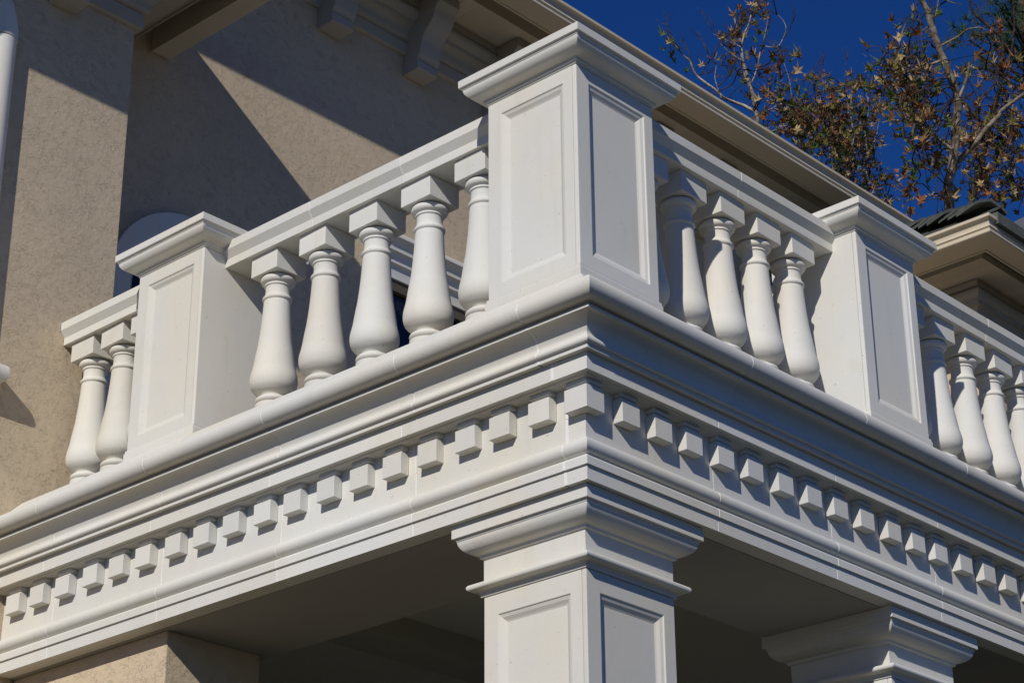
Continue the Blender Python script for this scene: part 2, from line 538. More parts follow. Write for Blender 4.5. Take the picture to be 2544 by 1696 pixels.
# ------------------------------------------------------------------ windows
win = thing('balcony_window', 'white stepped window head and dark glass seen between the balusters', 'window', (XM, 7, 3))
y0, y1 = 5.70, 9.9
hz = [(5.00, 4.94, 0.10), (5.165, 5.00, 0.17), (5.335, 5.165, 0.24), (5.52, 5.335, 0.33)]
hp = [(0, 5.52), (0.32, 5.52), (0.33, 5.50), (0.33, 5.455), (0.27, 5.41), (0.25, 5.35), (0.25, 5.29), (0.21, 5.285), (0.18, 5.20), (0.18, 5.15), (0.14, 5.14), (0.12, 5.02), (0.12, 4.96), (0, 4.96)]
sweep('window_head', hp, [((XM, y0), (1, 0)), ((XM, y1), (1, 0))], STONE, win, smooth=40)
for yy in (y0, y1 - 0.3):
    box('jamb', (XM, XM + 0.12, yy + 0.05, yy + 0.2, 0.2, 4.955), STONE, win)
fb = link('frame', make_mesh('frame', *merge([box_data(XM + 0.002, XM + 0.09, y0 + 0.2, y1 - 0.31, 4.80, 4.954), box_data(XM + 0.002, XM + 0.07, y0 + 0.2, y0 + 0.35, 0.2, 4.8), box_data(XM + 0.002, XM + 0.07, y0 + 1.6, y0 + 1.75, 0.2, 4.8)]), FRAME), win)
box('glass_pane', (XM + 0.003, XM + 0.03, y0 + 0.36, y1 - 0.32, 0.2, 4.79), GLASS, win)

aw = thing('arched_window', 'white round arched surround on the shaded wall behind the left pedestal', 'window', (XM, 2.64, 2))
cy_, cz_, R_ = 2.64, 3.377, 1.156
def arch_ring(name, r0, r1, d0, d1, mat, zbot, par, n=26):
    v, f = [], []
    pts = [(-1, zbot, None)]
    prof = []
    seq = [(cy_ - r1, cy_ - r0, zbot)] 
    ring = []
    ring.append(((cy_ + r1, zbot), (cy_ + r0, zbot)))
    for i in range(n + 1):
        a = math.pi * i / n
        ring.append(((cy_ + r1 * math.cos(a), cz_ + r1 * math.sin(a)), (cy_ + r0 * math.cos(a), cz_ + r0 * math.sin(a))))
    ring.append(((cy_ - r1, zbot), (cy_ - r0, zbot)))
    for (o, i_) in ring:
        v += [(XM + d0, *o), (XM + d1, *o), (XM + d1, *i_), (XM + d0, *i_)]
    for r in range(len(ring) - 1):
        for q in range(4):
            s = (q + 1) % 4
            f.append((r * 4 + q, r * 4 + s, r * 4 + 4 + s, r * 4 + 4 + q))
    f += [(0, 1, 2, 3), tuple(len(v) - 4 + q for q in range(4))]
    return link(name, make_mesh(name, v, f, mat, 30), par)
arch_ring('surround', 0.86, R_, 0.0, 0.12, STONE, 0.0, aw)
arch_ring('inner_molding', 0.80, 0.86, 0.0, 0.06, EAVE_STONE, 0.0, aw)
gv = [(XM + 0.01, cy_ + 0.8, 0.0)] + [(XM + 0.01, cy_ + 0.8 * math.cos(math.pi * i / 20), cz_ + 0.8 * math.sin(math.pi * i / 20)) for i in range(21)] + [(XM + 0.01, cy_ - 0.8, 0.0)]
n_ = len(gv)
link('glass_pane', make_mesh('glass_pane', gv + [(x + 0.02, y, z) for x, y, z in gv], [tuple(range(n_)), tuple(range(n_, 2 * n_))] + [(i, (i + 1) % n_, n_ + (i + 1) % n_, n_ + i) for i in range(n_)], GLASS), aw)

ww_ = thing('wing_window', 'white half round window surround at the left edge casting a shadow on the stucco', 'window', (XW, -1.8, 1))
def half_round(path, r, d, name, par, mat=STONE, seg=8):
    """half-round moulding on the wall x=XW; path of (y,z) centres with (ny,nz) in-plane outward normals."""
    v, f = [], []
    for (y, z), (ny, nz) in path:
        for i in range(seg + 1):
            a = math.pi * i / seg
            v.append((XW + d * math.sin(a), y + ny * r * math.cos(a), z + nz * r * math.cos(a)))
    n = seg + 1
    for k in range(len(path) - 1):
        for i in range(seg):
            f.append((k * n + i, k * n + i + 1, (k + 1) * n + i + 1, (k + 1) * n + i))
    f.append(tuple(range(n)))
    f.append(tuple(range((len(path) - 1) * n, len(path) * n)))
    return link(name, make_mesh(name, v, f, mat, 40), par)
half_round([((-0.86, 1.18), (1, 0)), ((-0.86, 4.985), (1, 0))], 0.155, 0.15, 'jamb', ww_)
half_round([((-3.2, 1.18), (-1, 0)), ((-3.2, 4.985), (-1, 0))], 0.17, 0.15, 'jamb', ww_)
half_round([((-2.02 + 1.16 * math.cos(math.pi * i / 24), 5.0 + 0.95 * math.sin(math.pi * i / 24)), (math.cos(math.pi * i / 24), math.sin(math.pi * i / 24))) for i in range(25)], 0.17, 0.15, 'arch', ww_)
sweep('sill', [(0, 1.18), (0.19, 1.18)] + arc(0.19, 1.10, 0.05, 90, -90, 6, 0.08) + [(0.10, 1.02), (0.06, 0.93), (0, 0.93)], [((XW, -3.6), (1, 0)), ((XW, -0.50), (1, 0))], STONE, ww_)
box('glass_pane', (XW + 0.002, XW + 0.02, -3.03, -1.01, 1.18, 5.0), GLASS, ww_)

# ------------------------------------------------------------------ entablature
ent = thing('entablature', 'white cast stone entablature with dentils wrapping the balcony corner', 'entablature', (0, 0, -1.9))
A = [(-0.03, -0.12), (0.045, -0.12), (0.40, -0.455)]
A += arc(0.515, -0.576, 0.09, 118, -90, 18) + [(0.465, -0.668), (0.458, -0.680), (0.462, -0.688), (0.49, -0.690), (0.49, -0.713), (0.462, -0.715)]
A += [p[:2] for p in smooth_poly([(0.462, -0.715, 0), (0.418, -0.735, 0), (0.385, -0.765, 0), (0.368, -0.80, 0), (0.358, -0.83, 0), (0.362, -0.855, 0), (0.376, -0.872, 0)], 3)][1:]
A += arc(0.362, -0.90, 0.028, 50, -90, 7) + [(0.357, -0.929), (0.357, -0.962), (-0.03, -0.962)]
B = [(-0.03, -0.9625), (0.3025, -0.9625), (0.3025, -1.104), (0.262, -1.104), (0.25, -1.118), (0.135, -1.118), (0.135, -1.3715), (-0.03, -1.3715)]
Cc = [(-0.03, -1.372), (0.138, -1.372), (0.138, -1.578)] + arc(0.138, -1.642, 0.066, 85, -80, 10)[0:] + [(0.150, -1.712), (0.185, -1.745), (0.185, -1.806), (0.166, -1.808), (0.166, -1.9224), (-0.03, -1.9224)]
XL, YR = XW + 0.004, 12.8
def course(name, prof, jl, jr, bev):
    g_ = 0.0075
    # corner stone
    sweep(name, prof, [((jl[0] + g_, 0), (0, -1)), ((0, 0), (1, -1)), ((0, jr[0] - g_), (1, 0))], STONE, ent)
    xs = jl + [XL - g_]
    for a_, b__ in zip(xs[:-1], xs[1:]):
        sweep(name, prof, [((b__ + g_, 0), (0, -1)), ((a_ - g_, 0), (0, -1))], STONE, ent)
    ys = jr + [YR]
    for a_, b__ in zip(ys[:-1], ys[1:]):
        sweep(name, prof, [((0, a_ + g_), (1, 0)), ((0, b__ - g_), (1, 0))], STONE, ent)
    ins = 0.0035
    mp = []
    n = len(prof)
    for i, (o, z) in enumerate(prof):            # profile pulled in a little for the mortar behind the joints
        o0, z0 = prof[i - 1]; o1, z1 = prof[(i + 1) % n]
        t1 = Vector((o - o0, z - z0)); t2 = Vector((o1 - o, z1 - z))
        nn = Vector((0, 0))
        for tt in (t1, t2):
            if tt.length > 1e-6:
                tt.normalize()
                nn += Vector((tt.y, -tt.x))
        if nn.length > 1e-6: nn.normalize()
        mp.append((o + nn.x * ins, z + nn.y * ins))
    fat = [(o + (0.0035 if o > -0.02 else 0), z) for o, z in mp]
    sweep('mortar_smear', fat, [((jl[0] - 0.013, 0), (0, -1)), ((jl[0] + 0.015, 0), (0, -1))], MORTAR, ent)
    for j in jl:
        sweep('mortar_joint', mp, [((j - 0.03, 0), (0, -1)), ((j + 0.03, 0), (0, -1))], MORTAR, ent)
    for j in jr:
        sweep('mortar_joint', mp, [((0, j - 0.03), (1, 0)), ((0, j + 0.03), (1, 0))], MORTAR, ent)
course('cornice_stone', A, [-0.14, -1.49, -3.11, -4.72, -6.335], [1.42, 3.05, 4.67, 6.30, 7.92, 9.55], 0)
course('dentil_band_stone', B, [-0.05, -1.69, -3.31, -4.935, -6.555], [1.314, 2.953, 4.562, 6.19, 7.82, 9.44], 0)
course('frieze_stone', Cc, [-0.05, -1.68, -3.315, -4.935, -6.57], [1.425, 3.076, 4.71, 6.34, 7.97, 9.6], 0)

# dentils: each a block with a stepped cap under the corona
DZ0, DZ1, DF, DW = -1.3702, -1.182, 0.2296, 0.1352
def dentil_data(w2, d):
    """local: x across (centre), y depth (0 at wall, d at face), z world."""
    parts = [box_data(-w2, w2, 0, d, DZ0, DZ1),
             box_data(-w2 + 0.016, w2 - 0.016, 0, d - 0.026, DZ1 + 0.0005, DZ1 + 0.026),
             box_data(-w2 + 0.006, w2 - 0.006, 0, d - 0.014, DZ1 + 0.0265, DZ1 + 0.063)]
    return merge(parts)
dm = make_mesh('dentil', *dentil_data(0.107, DF - DW), STONE)
def put_dentil(loc, rz):
    o = link('dentil', dm, ent, False)
    o.location = Vector(V(loc)) - ent.location + Vector((random.uniform(-.004, .004), random.uniform(-.004, .004), random.uniform(-.004, .004))) * U
    o.rotation_euler = (0, random.uniform(-.012, .012), rz)
    b = o.modifiers.new('edge', 'BEVEL'); b.width = 0.004 * U; b.segments = 1; b.limit_method = 'ANGLE'
    return o
for k in range(19):
    xr = DF - 0.3803 - k * 0.4042
    if xr - 0.214 > XW: put_dentil((xr - 0.107, -DW, 0), math.pi)
for k in range(27):
    yn = -DF + 0.3803 + 0.038 + k * 0.403
    put_dentil((DW, yn + 0.107, 0), -math.pi / 2)
cdv = merge([box_data(DF - 0.225, DF, -DF, -DF + 0.210, DZ0, DZ1), box_data(DF - 0.209, DF - 0.026, -DF + 0.026, -DF + 0.194, DZ1 + 0.0005, DZ1 + 0.026),
             box_data(DF - 0.219, DF - 0.014, -DF + 0.014, -DF + 0.204, DZ1 + 0.0265, DZ1 + 0.063)])
link('corner_dentil', make_mesh('corner_dentil', *cdv, STONE), ent, True, 0.004)

# beam behind the facing, deck and porch ceiling
beam = thing('porch_beam', 'wide shaded beam soffit under the balcony edge', 'beam', (-1, 1, -1.9))
bp_ = [(-0.034, -0.121), (-0.034, -1.9235), (-0.0, -1.9235), (-0.0, -1.930), (-1.26, -1.930), (-1.26, -0.121)]
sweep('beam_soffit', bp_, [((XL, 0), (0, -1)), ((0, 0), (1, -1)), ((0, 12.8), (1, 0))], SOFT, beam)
cb = thing('cross_beam', 'paler beam crossing the dark porch ceiling', 'beam', (-4, 5, -1.9))
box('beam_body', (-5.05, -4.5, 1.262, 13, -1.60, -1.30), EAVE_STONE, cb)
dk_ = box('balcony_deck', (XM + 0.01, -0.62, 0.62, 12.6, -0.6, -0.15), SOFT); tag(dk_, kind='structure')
pc = box('porch_ceiling', (XM + 0.01, -1.262, 1.262, 12.7, -1.36, -1.29), DARK); tag(pc, kind='structure')
inw = thing('porch_inner_wall', 'dark stucco wall deep inside the porch', 'wall', (-5, 7, GZ))
box('wall', (XM + 0.02, XM + 0.3, 1.2, 13, GZ, -1.37), STUCCO, inw)

# ------------------------------------------------------------------ pedestals
def panel_slab_data(w0, w1, z0, z1, fw, fz0, fz1, thick, bev, rec):
    """slab in local (u along face, d outwards 0..thick, z) with a recessed, bevel-edged panel."""
    o = [(w0, z0), (w1, z0), (w1, z1), (w0, z1)]
    i1 = [(fw[0], fz0), (fw[1], fz0), (fw[1], fz1), (fw[0], fz1)]
    def inset(r, s): return [(r[0][0] + s, r[0][1] + s), (r[1][0] - s, r[1][1] + s), (r[2][0] - s, r[2][1] - s), (r[3][0] + s, r[3][1] - s)]
    i2 = inset(i1, 0.006); i3 = inset(i1, bev * 0.45); i4 = inset(i1, bev * 0.8); i5 = inset(i1, bev)
    loops = [[(u, 0, z) for u, z in o], [(u, thick, z) for u, z in o], [(u, thick, z) for u, z in i1], [(u, thick - 0.010, z) for u, z in i2],
             [(u, thick - rec * 0.45, z) for u, z in i3], [(u, thick - rec * 0.85, z) for u, z in i4], [(u, thick - rec, z) for u, z in i5]]
    v = [p for l in loops for p in l]
    f = []
    for k in range(len(loops) - 1):
        for i in range(4):
            j = (i + 1) % 4
            f.append((k * 4 + i, k * 4 + j, k * 4 + 4 + j, k * 4 + 4 + i))
    f.append(tuple(range((len(loops) - 1) * 4, len(loops) * 4)))
    f.append((0, 3, 2, 1))
    return v, f
PH = 1.866
def plain_slab_data(w0, w1, z0, z1, thick):
    return box_data(w0, w1, 0, thick, z0, z1)
def make_pedestal(th, front=True, side=True):
    # local origin at the street corner of the shaft, x in -1..0, y in 0..1
    box('core', (-0.985, -0.046, 0.061, 0.985, -0.119, PH - 0.002), STONE, th, False)
    v, f = panel_slab_data(-1.0, -0.0472, 0.0, PH, (-0.847, -0.150), 0.125, 1.732, 0.06, 0.068, 0.042) if front else plain_slab_data(-1.0, -0.0472, 0.0, PH, 0.06)
    link('front_panel', make_mesh('front_panel', [(u, 0.06 - d, z) for u, d, z in v], f, STONE), th, False, 0.005)
    v, f = panel_slab_data(0.0, 1.0, 0.0, PH, (0.165, 0.880), 0.130, 1.736, 0.045, 0.075, 0.042) if side else plain_slab_data(0.0, 1.0, 0.0, PH, 0.045)
    link('side_panel', make_mesh('side_panel', [(d - 0.045, u, z) for u, d, z in v], f, STONE), th, False, 0.008)
    box('back_panel', (-1.0, -0.0465, 0.986, 1.0, 0.0, PH), STONE, th, False)
    box('inner_panel', (-1.0, -0.986, 0.061, 0.9855, 0.0, PH), STONE, th, False)
    v, f = loop_sweep_data([(0.020, -0.119), (0.020, -0.032), (0.012, -0.022), (0.012, -0.001)], -1, 0, 0, 1)
    link('base', make_mesh('base', v, f, STONE), th, False)
    cp = [(0.008, PH + 0.001), (0.008, PH + 0.022), (0.026, PH + 0.024), (0.026, PH + 0.046), (0.040, PH + 0.052)]
    cp += [p[:2] for p in smooth_poly([(0.040, 1.918, 0), (0.085, 1.930, 0), (0.125, 1.952, 0), (0.150, 1.985, 0), (0.157, 2.016, 0)], 5)][1:]
    cp += [(0.163, 2.018), (0.163, 2.035), (0.185, 2.036), (0.185, 2.1086), (0.06, 2.125), (-0.45, 2.15)]
    v, f = loop_sweep_data(cp, -1, 0, 0, 1)
    link('cap', make_mesh('cap', v, f, STONE, 32), th, False, 0.004)
S_L, S_R = 4.7826, 4.0755
ped = thing('pedestal', 'tall paneled white pedestal standing at the corner of the balcony', 'pedestal', (0, 0, 0), 'balustrade pedestals')
make_pedestal(ped)
for loc, lab, fr_, sd_ in (((-S_L, 0, 0), 'paneled white pedestal on the sunny left side in front of the arched window', True, False),
                 ((0, S_R, 0), 'paneled white pedestal on the right side before the cream gutter corner', False, True)):
    c = thing('pedestal', lab, 'pedestal', loc, 'balustrade pedestals')
    make_pedestal(c, fr_, sd_)

# ------------------------------------------------------------------ balustrades
bprof = [(0.03, -0.02), (0.165, -0.02), (0.165, 0.175)]
bprof += arc(0.135, 0.215, 0.032, -80, 80, 6, 0.030)
bprof += [(0.122, 0.250), (0.124, 0.262)]
bprof += [p[:2] for p in smooth_poly([(0.124, 0.262, 0), (0.140, 0.278, 0), (0.178, 0.303, 0), (0.212, 0.345, 0), (0.2265, 0.405, 0), (0.222, 0.468, 0), (0.204, 0.55, 0), (0.1815, 0.70, 0), (0.1665, 0.79, 0), (0.150, 0.94, 0), (0.138, 1.09, 0), (0.130, 1.235, 0)], 5)][1:]
bprof += [(0.128, 1.252)] + arc(0.126, 1.277, 0.018, -70, 70, 6, 0.021)
bprof += [p[:2] for p in smooth_poly([(0.128, 1.304, 0), (0.120, 1.325, 0), (0.117, 1.36, 0), (0.119, 1.395, 0), (0.124, 1.408, 0)], 4)]
bprof += [(0.132, 1.410), (0.132, 1.428)] + arc(0.128, 1.472, 0.040, -80, 80, 8, 0.040) + [(0.03, 1.513)]
bm_turn = make_mesh('baluster', *lathe_data(bprof, 48), STONE, 30)
bm_block = make_mesh('cap_block', *box_data(-0.1866, 0.1866, -0.1866, 0.1866, 1.513, 1.7255), STONE)
bm_plin = make_mesh('plinth', *box_data(-0.19, 0.19, -0.19, 0.19, -0.119, -0.021), STONE)
rail_p = [(-0.27, 1.7265), (-0.27, 1.812), (-0.22, 1.886), (-0.22, 1.972), (-0.235, 1.984), (-0.50, 2.01), (-0.765, 1.984), (-0.78, 1.972), (-0.78, 1.886), (-0.73, 1.812), (-0.73, 1.7265)]
def balustrade(label, axis, rail0, rail1, joints, centres):
    mid = (rail0 + rail1) / 2
    th = thing('balustrade', label, 'balustrade', (mid, 0.5, 0) if axis == 'x' else (-0.5, mid, 0), 'balustrade runs between pedestals')
    js = sorted([rail0] + joints + [rail1])
    for a_, b__ in zip(js[:-1], js[1:]):
        a2 = a_ + (0.004 if a_ != rail0 else 0); b2 = b__ - (0.004 if b__ != rail1 else 0)
        path = [((a2, 0), (0, -1)), ((b2, 0), (0, -1))] if axis == 'x' else [((0, a2), (1, 0)), ((0, b2), (1, 0))]
        sweep('handrail', rail_p, path, STONE, th, 0.004)
    for j in joints:
        rp = [(o + (0.004 if o < -0.5 else -0.004), z + (0.004 if z < 1.8 else -0.004)) for o, z in rail_p]
        path = [((j - 0.03, 0), (0, -1)), ((j + 0.03, 0), (0, -1))] if axis == 'x' else [((0, j - 0.03), (1, 0)), ((0, j + 0.03), (1, 0))]
        sweep('mortar_joint', rp, path, MORTAR, th)
    for c_ in centres:
        b_o = link('baluster', bm_turn, th, False)
        wl = (c_, 0.5, 0) if axis == 'x' else (-0.5, c_, 0)
        b_o.location = Vector(V(wl)) - th.location
        b_o.rotation_euler = (random.uniform(-0.004, 0.004), random.uniform(-0.004, 0.004), random.uniform(-0.03, 0.03))
        link('cap_block', bm_block, b_o, False, 0.006)
        link('plinth', bm_plin, b_o, False)
    return th
balustrade('sunlit white balustrade of five balusters left of the corner pedestal', 'x', -S_L + 0.0, -1.0, [-2.307, -3.527], [-1.518 - k * 0.6835 for k in range(5)])
balustrade('short white balustrade at far left, ending against the stucco wall', 'x', XW + 0.004, -S_L - 1.0, [], [-7.11, -6.612, -6.112])
balustrade('white balustrade half shaded by the corner pedestal, on its right', 'y', 1.0, S_R, [2.568], [1.42 + k * 0.5556 for k in range(5)])
balustrade('white balustrade at the right edge, below the cream gutter corner', 'y', S_R + 1.0, 9.4, [6.873], [5.556 + k * 0.571 for k in range(6)])

# ------------------------------------------------------------------ columns
def make_column(th):
    # local origin at the street corner of the entablature line; shaft x in -1.145..-0.1, y in 0.1..1.145
    a0, a1 = 0.066, 1.118
    zt = -1.9235
    prof = [(0.181, zt), (0.181, zt - 0.1075), (0.156, zt - 0.1085), (0.156, zt - 0.128)]
    prof += [p[:2] for p in smooth_poly([(0.151, zt - 0.130, 0), (0.142, zt - 0.165, 0), (0.115, zt - 0.203, 0), (0.07, zt - 0.232, 0), (0.028, zt - 0.244, 0)], 5)]
    prof += [(0.022, zt - 0.268), (0.0, zt - 0.272), (0.0, zt - 0.475)]
    prof += [(0.06, zt - 0.481)] + arc(0.075, zt - 0.508, 0.026, 85, -90, 6) + [(0.035, zt - 0.538), (0.018, zt - 0.563), (0.018, zt - 0.584), (-0.05, zt - 0.585)]
    v, f = loop_sweep_data(prof, -a1, -a0, a0, a1)
    link('capital', make_mesh('capital', v, f, STONE, 32), th, False, 0.004)
    z1 = zt - 0.586
    z0 = GZ + 0.9
    box('core', (-a1 + 0.062, -a0 - 0.046, a0 + 0.062, a1 - 0.062, z0, z1), STONE, th, False)
    fz1 = z1 - 0.165
    b0, b1 = a0 - 0.008, a1 - 0.012
    v, f = panel_slab_data(-b1, -b0 - 0.0472, z0, z1, (-b1 + 0.145, -b0 - 0.160), z0 + 0.3, fz1, 0.06, 0.068, 0.042)
    link('front_panel', make_mesh('front_panel', [(u, b0 + 0.06 - d, z) for u, d, z in v], f, STONE), th, False, 0.005)
    v, f = panel_slab_data(b0, b1, z0, z1, (b0 + 0.160, b1 - 0.135), z0 + 0.3, fz1, 0.045, 0.075, 0.042)
    link('side_panel', make_mesh('side_panel', [(-b0 - 0.045 + d, u, z) for u, d, z in v], f, STONE), th, False, 0.008)
    box('back_panel', (-b1, -b0 - 0.0465, b1 - 0.05, b1, z0, z1), STONE, th, False)
    box('inner_panel', (-b1, -b1 + 0.05, b0 + 0.0605, b1 - 0.0505, z0, z1), STONE, th, False)
    v, f = loop_sweep_data([(0.0, z0 - 0.001), (0.06, z0 - 0.06), (0.06, z0 - 0.3), (0.12, z0 - 0.34), (0.12, GZ + 0.001)], -a1, -a0, a0, a1)
    link('base', make_mesh('base', v, f, STONE), th, False)
col = thing('column', 'square paneled white column carrying the corner of the balcony', 'column', (0, 0, 0), 'porch columns')
make_column(col)
c = copy_tree(col)
c.location = V((0, 4.085, 0))
c['label'] = 'shaded square white column at the bottom right under the balcony'

# ------------------------------------------------------------------ trees
def at_depth(u, v, d):
    """point at forward distance d along the direction of a photo position (surveyed limb points)."""
    return CAM + (fwd + rgt * ((u - 1272) / F_PX) + upv * ((848 - v) / F_PX)) * d
def z4(x, y): return (1600 + x / 2.2405, y / 2.2405)
class Tubes:
    def __init__(self): self.v, self.f = [], []
    def add(self, pts, r0, r1, sides=7, jit=0.0):
        P = [Vector(p) for p in pts]
        n = len(P); base = len(self.v)
        a = None
        for i, p in enumerate(P):
            t = (P[min(i + 1, n - 1)] - P[max(i - 1, 0)]).normalized()
            a = t.orthogonal().normalized() if a is None else (a - t * a.dot(t)).normalized()
            b = t.cross(a)
            r = r0 + (r1 - r0) * i / max(n - 1, 1)
            r *= 1 + random.uniform(-jit, jit)
            for s in range(sides):
                an = 2 * math.pi * s / sides
                self.v.append(tuple(p + a * (r * math.cos(an)) + b * (r * math.sin(an))))
        for i in range(n - 1):
            for s in range(sides):
                q = (s + 1) % sides
                self.f.append((base + i * sides + s, base + i * sides + q, base + (i + 1) * sides + q, base + (i + 1) * sides + s))
        self.f.append(tuple(base + s for s in range(sides)))
        self.f.append(tuple(base + (n - 1) * sides + s for s in range(sides)))
    def build(self, name, mat, parent, smooth=60):
        return link(name, make_mesh(name, self.v, self.f, mat, smooth, recalc=False), parent)

def leaf_shape(kind):
    rnd = random.Random(kind * 17 + 3)
    tips = [(0, 1.0), (48, 0.88), (-48, 0.88), (105, 0.62), (-105, 0.62)]
    pol = []
    for ang, r in [(-178, 0.16), (-105, 0.62), (-78, 0.34), (-48, 0.88), (-24, 0.42), (0, 1.0), (24, 0.42), (48, 0.88), (78, 0.34), (105, 0.62), (178, 0.16)]:
        a = math.radians(ang + rnd.uniform(-7, 7)); rr = r * rnd.uniform(0.85, 1.12)
        pol.append((rr * math.sin(a), rr * math.cos(a)))
    cu = rnd.uniform(0.8, 1.9); fo = rnd.uniform(0.4, 1.1); tw = rnd.uniform(-0.8, 0.8)
    v = [(0, 0.1, 0)] + [(x * (1 - 0.35 * fo), y, -cu * (x * x + y * y) * 0.45 + fo * abs(x) * 0.5 + tw * x * y) for x, y in pol]
    f = [(0, i, i + 1) for i in range(1, len(pol))]
    return v, f
SHAPES = [leaf_shape(k) for k in range(7)]
LEAF_ME = {}
def leaf_mesh(k, m):
    if (k, m) not in LEAF_ME:
        LEAF_ME[(k, m)] = make_mesh('leaf', *SHAPES[k], LEAF[m], recalc=False)
    return LEAF_ME[(k, m)]

def rand_rot(rnd):
    # hanging leaf: tip points mostly down and out, turned at random
    yaw = rnd.uniform(0, 2 * math.pi)
    tilt = rnd.gauss(math.radians(150), math.radians(38))
    roll = rnd.uniform(-1.2, 1.2)
    return Matrix.Rotation(yaw, 3, 'Z') @ Matrix.Rotation(tilt, 3, 'X') @ Matrix.Rotation(roll, 3, 'Y')

def build_tree(name, label, cat, D, bark, limbs, clumps, size, weights, seed, twig_n=40, RS=0.45, dens=1.0):
    """limbs: list of (points[(u,v,dd)], r0, r1); first is the trunk. clumps: list of (u,v,su,sv,n,dd)."""
    rnd = random.Random(seed)
    P3 = []
    for pts, r0, r1 in limbs:
        r0 *= RS; r1 *= RS
        raw = [at_depth(u, v, D + dd) for u, v, dd in pts]
        pl = [Vector(p) for p in smooth_poly(raw, 5)]
        for i in range(1, len(pl) - 1):
            pl[i] += Vector((rnd.uniform(-1, 1), rnd.uniform(-1, 1), rnd.uniform(-1, 1))) * r0 * 0.07
        P3.append((pl, r0, r1))
    t0 = P3[0][0][0]
    root = Vector((t0.x + rnd.uniform(-0.5, 0.5), t0.y, GZ))
    th = thing(name, label, cat, tuple(root))
    for i, (pl, r0, r1) in enumerate(P3):
        tb = Tubes()
        if i == 0:
            low = [root, root.lerp(t0, 0.35) + Vector((0.4, 0, 0)), root.lerp(t0, 0.7)]
            tb.add(low + [pl[0]], r0 * 1.9, r0, 10, 0.03)
        tb.add(pl, r0, r1, 12 if r0 > 0.12 else 8, 0.03)
        tb.build('trunk' if i == 0 else 'branch', bark, th)
    nodes = [(p, r0) for pl, r0, r1 in P3 for p in pl]
    tw = Tubes()
    leaves = []
    for (u, v, su, sv, n, dd) in clumps:
        for _ in range(max(1, int(round(n * dens / 5)))):
            cpos = at_depth(rnd.gauss(u, su), rnd.gauss(v, sv), D + dd + rnd.uniform(-2.2, 2.2))
            # nearest limb point, preferring ones below
            best = min(nodes, key=lambda q: (q[0] - cpos).length + max(0, q[0].z - cpos.z) * 0.6)[0]
            d_ = cpos - best
            mids = [best, best + d_ * 0.35 + Vector((rnd.gauss(0, 1), rnd.gauss(0, 1), rnd.gauss(0.2, 1))) * d_.length * 0.08,
                    best + d_ * 0.7 + Vector((rnd.gauss(0, 1), rnd.gauss(0, 1), rnd.gauss(0.4, 1))) * d_.length * 0.08, cpos]
            pl = [Vector(p) for p in smooth_poly(mids, 3)]
            r_ = min(0.045, 0.012 + d_.length * 0.006)
            tw.add(pl, r_, 0.012, 5)
            if rnd.random() < 0.8: nodes += [(p, r_) for p in pl[3:-1:2]]
            m0 = rnd.choices(range(5), weights)[0]
            k_n = rnd.randint(3, 7)
            for q in range(k_n):
                off = Vector((rnd.gauss(0, 1), rnd.gauss(0, 1), rnd.gauss(-0.3, 0.8))) * size * 0.95
                m_ = m0 if rnd.random() < 0.5 else rnd.choices(range(5), weights)[0]
                s = size * rnd.uniform(0.55, 1.15)
                leaves.append((cpos + off, rand_rot(rnd), s, rnd.randrange(7), m_))
                tw.add([cpos, cpos + off * 0.5 + Vector((0, 0, 0.1 * size)), cpos + off], 0.009, 0.006, 3)
    for _ in range(twig_n):                           # bare twigs
        p = rnd.choice(nodes)[0]
        dr = Vector((rnd.gauss(0, 1), rnd.gauss(0, 1), rnd.gauss(0.9, 0.8))).normalized()
        L = rnd.uniform(0.4, 1.3)
        pl = [p, p + dr * L * 0.4 + Vector((rnd.gauss(0, .1), rnd.gauss(0, .1), .05)) * L, p + dr * L + Vector((0, 0, 0.15 * L))]
        tw.add([Vector(q) for q in smooth_poly(pl, 3)], 0.018, 0.006, 5)
        for _ in range(3):
            t_ = rnd.uniform(0.3, 0.95)
            b0 = p + dr * L * t_
            d2 = (dr + Vector((rnd.gauss(0, .8), rnd.gauss(0, .8), rnd.gauss(0.2, .6)))).normalized() * rnd.uniform(0.15, 0.5)
            tw.add([b0, b0 + d2 * 0.5, b0 + d2 + Vector((0, 0, .08))], 0.010, 0.005, 4)
    tag(tw.build('twigs', BARK_DARK, th), kind='stuff')
    rnd.shuffle(leaves)
    leaves.sort(key=lambda l: -l[2] / (l[0] - CAM).length)
    single, rest = leaves[:300], leaves[300:]
    for p, R, s, k, m in single:
        o = link('leaf', leaf_mesh(k, m), th, False)
        o.location = p * U - th.location
        o.rotation_euler = R.to_euler()
        o.scale = (s, s, s)
    if rest:
        v, f, mi = [], [], []
        for p, R, s, k, m in rest:
            n0 = len(v)
            sv, sf = SHAPES[k]
            v += [tuple(p + R @ Vector(q) * s) for q in sv]
            f += [tuple(i + n0 for i in q) for q in sf]
            mi += [m] * len(sf)
        me = make_mesh('foliage', v, f, LEAF, recalc=False)
        me.polygons.foreach_set('material_index', mi)
        tag(link('foliage', me, th), kind='stuff')
    return th

def zl(pts, dd=0.0): return [(*z4(x, y), dd) for x, y in pts]
def cl(x, y, sx, sy, n, dd=0.0):
    u, v = z4(x, y)
    return (u, v, sx / 2.2405, sy / 2.2405, n, dd)

